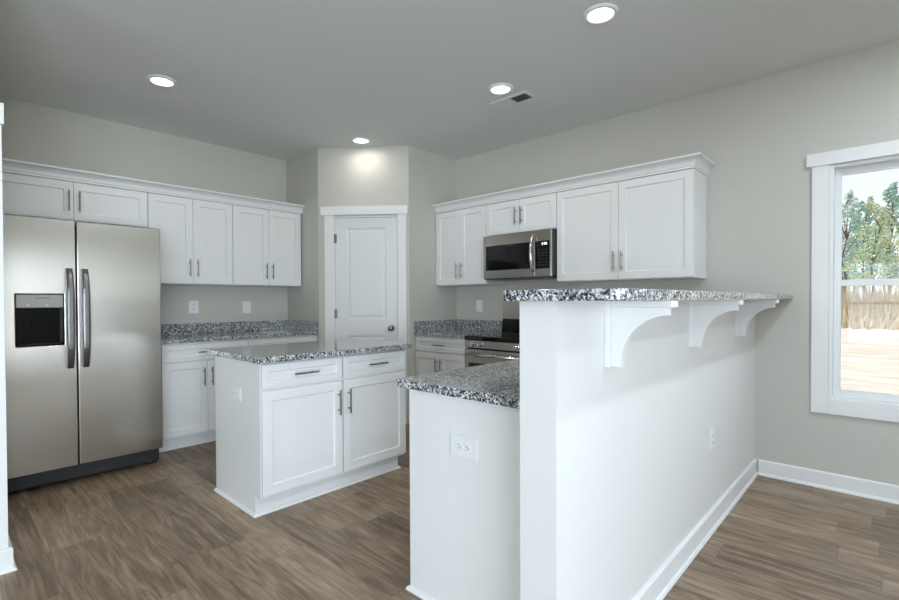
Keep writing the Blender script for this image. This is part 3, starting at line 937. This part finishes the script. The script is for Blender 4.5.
# ------------------------------------------------------------------ ceiling lights and vent
def downlight(label, x, y, power, tint=(1.0, 0.94, 0.84)):
    root = thing('recessed_light', label, 'ceiling light', (x, y, HC), 0, 'recessed ceiling lights')
    MB().lathe([(0.092, -0.0003), (0.092, -0.004), (0.085, -0.011), (0.070, -0.012), (0.067, -0.006), (0.067, -0.0003)], (0, 0, 0), (0, 0, 1), 40).build('trim_ring', 'trim_white', root, smooth=False)
    MB().lathe([(0.0665, -0.0035), (0.0665, -0.007), (0.055, -0.0085)], (0, 0, 0), (0, 0, 1), 40).build('lens', 'lamp_glow', root)
    d = bpy.data.lights.new('downlight', 'AREA')
    d.shape = 'DISK'; d.size = 0.13; d.energy = power; d.color = tint
    o = bpy.data.objects.new('lamp', d); COL.objects.link(o)
    o.parent = root; o.location = (0, 0, -0.016)
    return root
LP = 2.3
downlight('round recessed ceiling light above the refrigerator aisle, leftmost one', -3.706, 1.085, LP)
downlight('round recessed ceiling light in front of the pantry door', -3.711, 2.771, LP * 0.7)
downlight('round recessed ceiling light beside the ceiling vent', -2.083, 2.794, LP)
downlight('round recessed ceiling light over the bar, the rightmost and largest in view', -1.152, 2.433, LP)

downlight('added unseen ceiling light above the near end of the island, above the picture', -2.083, 1.085, 6.0)  # lamp out of view, added to brighten the island
downlight('added unseen ceiling light over the dining side, nearest the half wall', 0.45, 1.1, 8, (0.82, 0.91, 1.0))  # unseen lamp added to light the long side of the half wall
downlight('added unseen ceiling light over the dining side, near the back window', 0.45, 2.75, 19, (0.82, 0.91, 1.0))  # added out of view to brighten the back wall by the window
downlight('added unseen ceiling light over the dining side, farthest right', 1.6, 1.9, 18, (0.82, 0.91, 1.0))  # another added lamp out of view, lifting the right of the room
downlight('added unseen ceiling light in the living side behind the camera', 0.6, -2.2, LP)  # unseen fill lamp added behind the camera

vt = thing('ceiling_vent', 'white rectangular ceiling air vent with slats near the range wall', 'vent', (-2.136, 3.020, HC))
vw, vh = 0.335, 0.155
m = MB()
b_ = 0.022
m.box(-vw / 2, vw / 2, -vh / 2, -vh / 2 + b_, -0.010, -0.0003); m.box(-vw / 2, vw / 2, vh / 2 - b_, vh / 2, -0.010, -0.0003)
m.box(-vw / 2, -vw / 2 + b_, -vh / 2 + b_, vh / 2 - b_, -0.010, -0.0003); m.box(vw / 2 - b_, vw / 2, -vh / 2 + b_, vh / 2 - b_, -0.010, -0.0003)
m.box(-0.006, 0.006, -vh / 2 + b_, vh / 2 - b_, -0.009, -0.0003)
m.build('frame', 'vent_white', vt, bevel=0.0015)
MB().box(-vw / 2 + b_, vw / 2 - b_, -vh / 2 + b_, vh / 2 - b_, -0.0022, -0.0008).build('dark_backing', 'plastic_dark', vt)  # dark sheet behind the slats, standing in for shade inside the duct
for side in (-1, 1):
    for k in range(8):
        x = side * (0.017 + k * 0.0165)
        lv = MB()
        s = -side * 0.006
        lv.prism([(x - s - 0.0007, -0.0100), (x - s + 0.0007, -0.0100), (x + s + 0.0007, -0.0024), (x + s - 0.0007, -0.0024)], -vh / 2 + b_, vh / 2 - b_, 'y')
        lv.build('slat', 'vent_white', vt)

# ------------------------------------------------------------------ outdoors
GZ = -0.55
gr = MB(); gr.box(-90, 90, -60, 140, GZ - 0.2, GZ)
struct(gr.build('ground', 'dry_lawn'), 'sunlit dry lawn outside the window')
random.seed(11)

def leaf_cloud(m, c, rad, n, size):
    for _ in range(n):
        while True:
            p = Vector((random.uniform(-1, 1), random.uniform(-1, 1), random.uniform(-1, 1)))
            if p.length < 1: break
        p = Vector((p.x * rad[0], p.y * rad[1], p.z * rad[2])) + Vector(c)
        q = Vector((random.gauss(0, 1), random.gauss(0, 1), random.gauss(0, 1))).to_track_quat('Z', 'Y')
        s = size * random.uniform(0.6, 1.3)
        pts = [q @ Vector(v) * s + p for v in ((-1, -0.4, 0), (0.2, -0.6, 0.1), (1, 0.1, 0), (0.1, 0.6, 0.1))]
        m.bm.faces.new([m.bm.verts.new(v) for v in pts])

def make_tree(name, label, loc, H, leaf, crown0, blobs, dens, size, spread, group):
    root = thing(name, label, 'tree', loc, 0, group)
    tr = MB()
    pts = [Vector((0, 0, 0))]
    for i in range(1, 7):
        pts.append(Vector((random.gauss(0, 0.12) * i * 0.5, random.gauss(0, 0.1) * i * 0.5, H * 0.95 * i / 6)))
    r = H * 0.011
    for i in range(6): tr.tube(pts[i], pts[i + 1], r * (1 - i / 7), 7, r * (1 - (i + 1) / 7))
    lv = MB()
    for k in range(blobs):
        t = crown0 + (1 - crown0) * (k + 0.5) / blobs
        z = H * t
        a = random.uniform(0, 2 * PI)
        wdt = spread * H * (0.25 + 0.9 * math.sin(PI * min(1, (t - crown0) / (1 - crown0) * 0.85 + 0.12)))
        d = wdt * random.uniform(0.25, 0.95)
        c = Vector((math.cos(a) * d, math.sin(a) * d, z))
        i = min(5, int(t * 6 * 0.85))
        tr.tube(pts[i], c, r * 0.32, 5, r * 0.08)
        leaf_cloud(lv, c, (wdt * 0.42, wdt * 0.42, H * 0.045 + wdt * 0.16), dens, size)
    tr.build('trunk', 'bark', root)
    lv.build('foliage', leaf, root, recalc=False)
    return root
def copy_tree(src, loc, rz, sc, label):
    c = src.copy(); COL.objects.link(c)
    c.location = loc; c.rotation_euler = (0, 0, rz); c.scale = (sc,) * 3
    c['label'] = label
    for ch in src.children:
        d = ch.copy(); COL.objects.link(d); d.parent = c
    return c
TG = 'trees beyond the lawn'
t1 = make_tree('pine_tree', 'tall thin pale pine at the left edge of the window view', (-3.0, 52, GZ), 10.6, 'leaf_pale', 0.50, 13, 60, 0.14, 0.10, TG)
t2 = make_tree('young_tree', 'yellow green bushy tree in the middle of the window view', (-1.2, 50, GZ), 9.2, 'leaf_yellow', 0.32, 18, 75, 0.13, 0.16, TG)
t3 = make_tree('leafy_tree', 'taller green tree behind the yellow green tree outside', (-0.2, 60, GZ), 12.0, 'leaf_green', 0.30, 20, 75, 0.17, 0.13, TG)
copy_tree(t3, (-4.2, 68, GZ), 2.1, 0.75, 'lower dark green tree left behind the pale pine outside')
copy_tree(t2, (3.6, 52, GZ), 1.2, 1.35, 'yellowish tree at the right edge of the window view')
for i, (x, y, s_, w_) in enumerate(((-2.6, 78, 1.15, 'left of'), (-0.9, 88, 1.25, 'straight behind'), (-4.4, 98, 1.3, 'far to the left behind'), (0.8, 104, 1.45, 'right of and behind'))):
    copy_tree((t3, t1, t3, t2)[i], (x, y, GZ), 0.8 + i * 1.9, s_, 'hazy tree deep in the wood outside, %s the yellow green tree' % w_)
copy_tree(t3, (4.2, 72, GZ), 0.7, 1.1, 'green tree far behind the yellowish tree at the right edge')
for i, x in enumerate((-10, -17, -24, -31, 11, 18, 25, 32)):
    copy_tree((t1, t2, t3)[i % 3], (x, 54 + 3 * (i % 2), GZ), i * 1.3, 1.0 + 0.05 * (i % 3), 'tree of the wood line standing %s' % ('left of the window view' if x < 0 else 'right of the window view'))
for i in range(9):
    copy_tree((t2, t3)[i % 2], (46 + 2 * (i % 2), -6 + i * 6.5, GZ), i * 0.9, 1.05, 'tree of the wood line far off to the right, out of view')

br = MB()
for _ in range(11000):
    x = random.uniform(-22, 22); y = random.triangular(35, 46, 46)
    hh = random.uniform(0.5, 1.2) + max(0, y - 38) * 0.31 * random.uniform(0.55, 1)
    a = random.uniform(0, PI); wdt = random.uniform(0.05, 0.14)
    dx, dy = math.cos(a) * wdt, math.sin(a) * wdt
    lx, ly = random.gauss(0, 0.2), random.gauss(0, 0.2)
    br.bm.faces.new([br.bm.verts.new(p) for p in ((x - dx, y - dy, GZ), (x + dx, y + dy, GZ), (x + lx, y + ly, GZ + hh))])
bo = br.build('tall_grass', 'dry_brush', recalc=False)
tag(bo, 'band of tall dry grass in front of the trees outside', 'grass'); bo['kind'] = 'stuff'
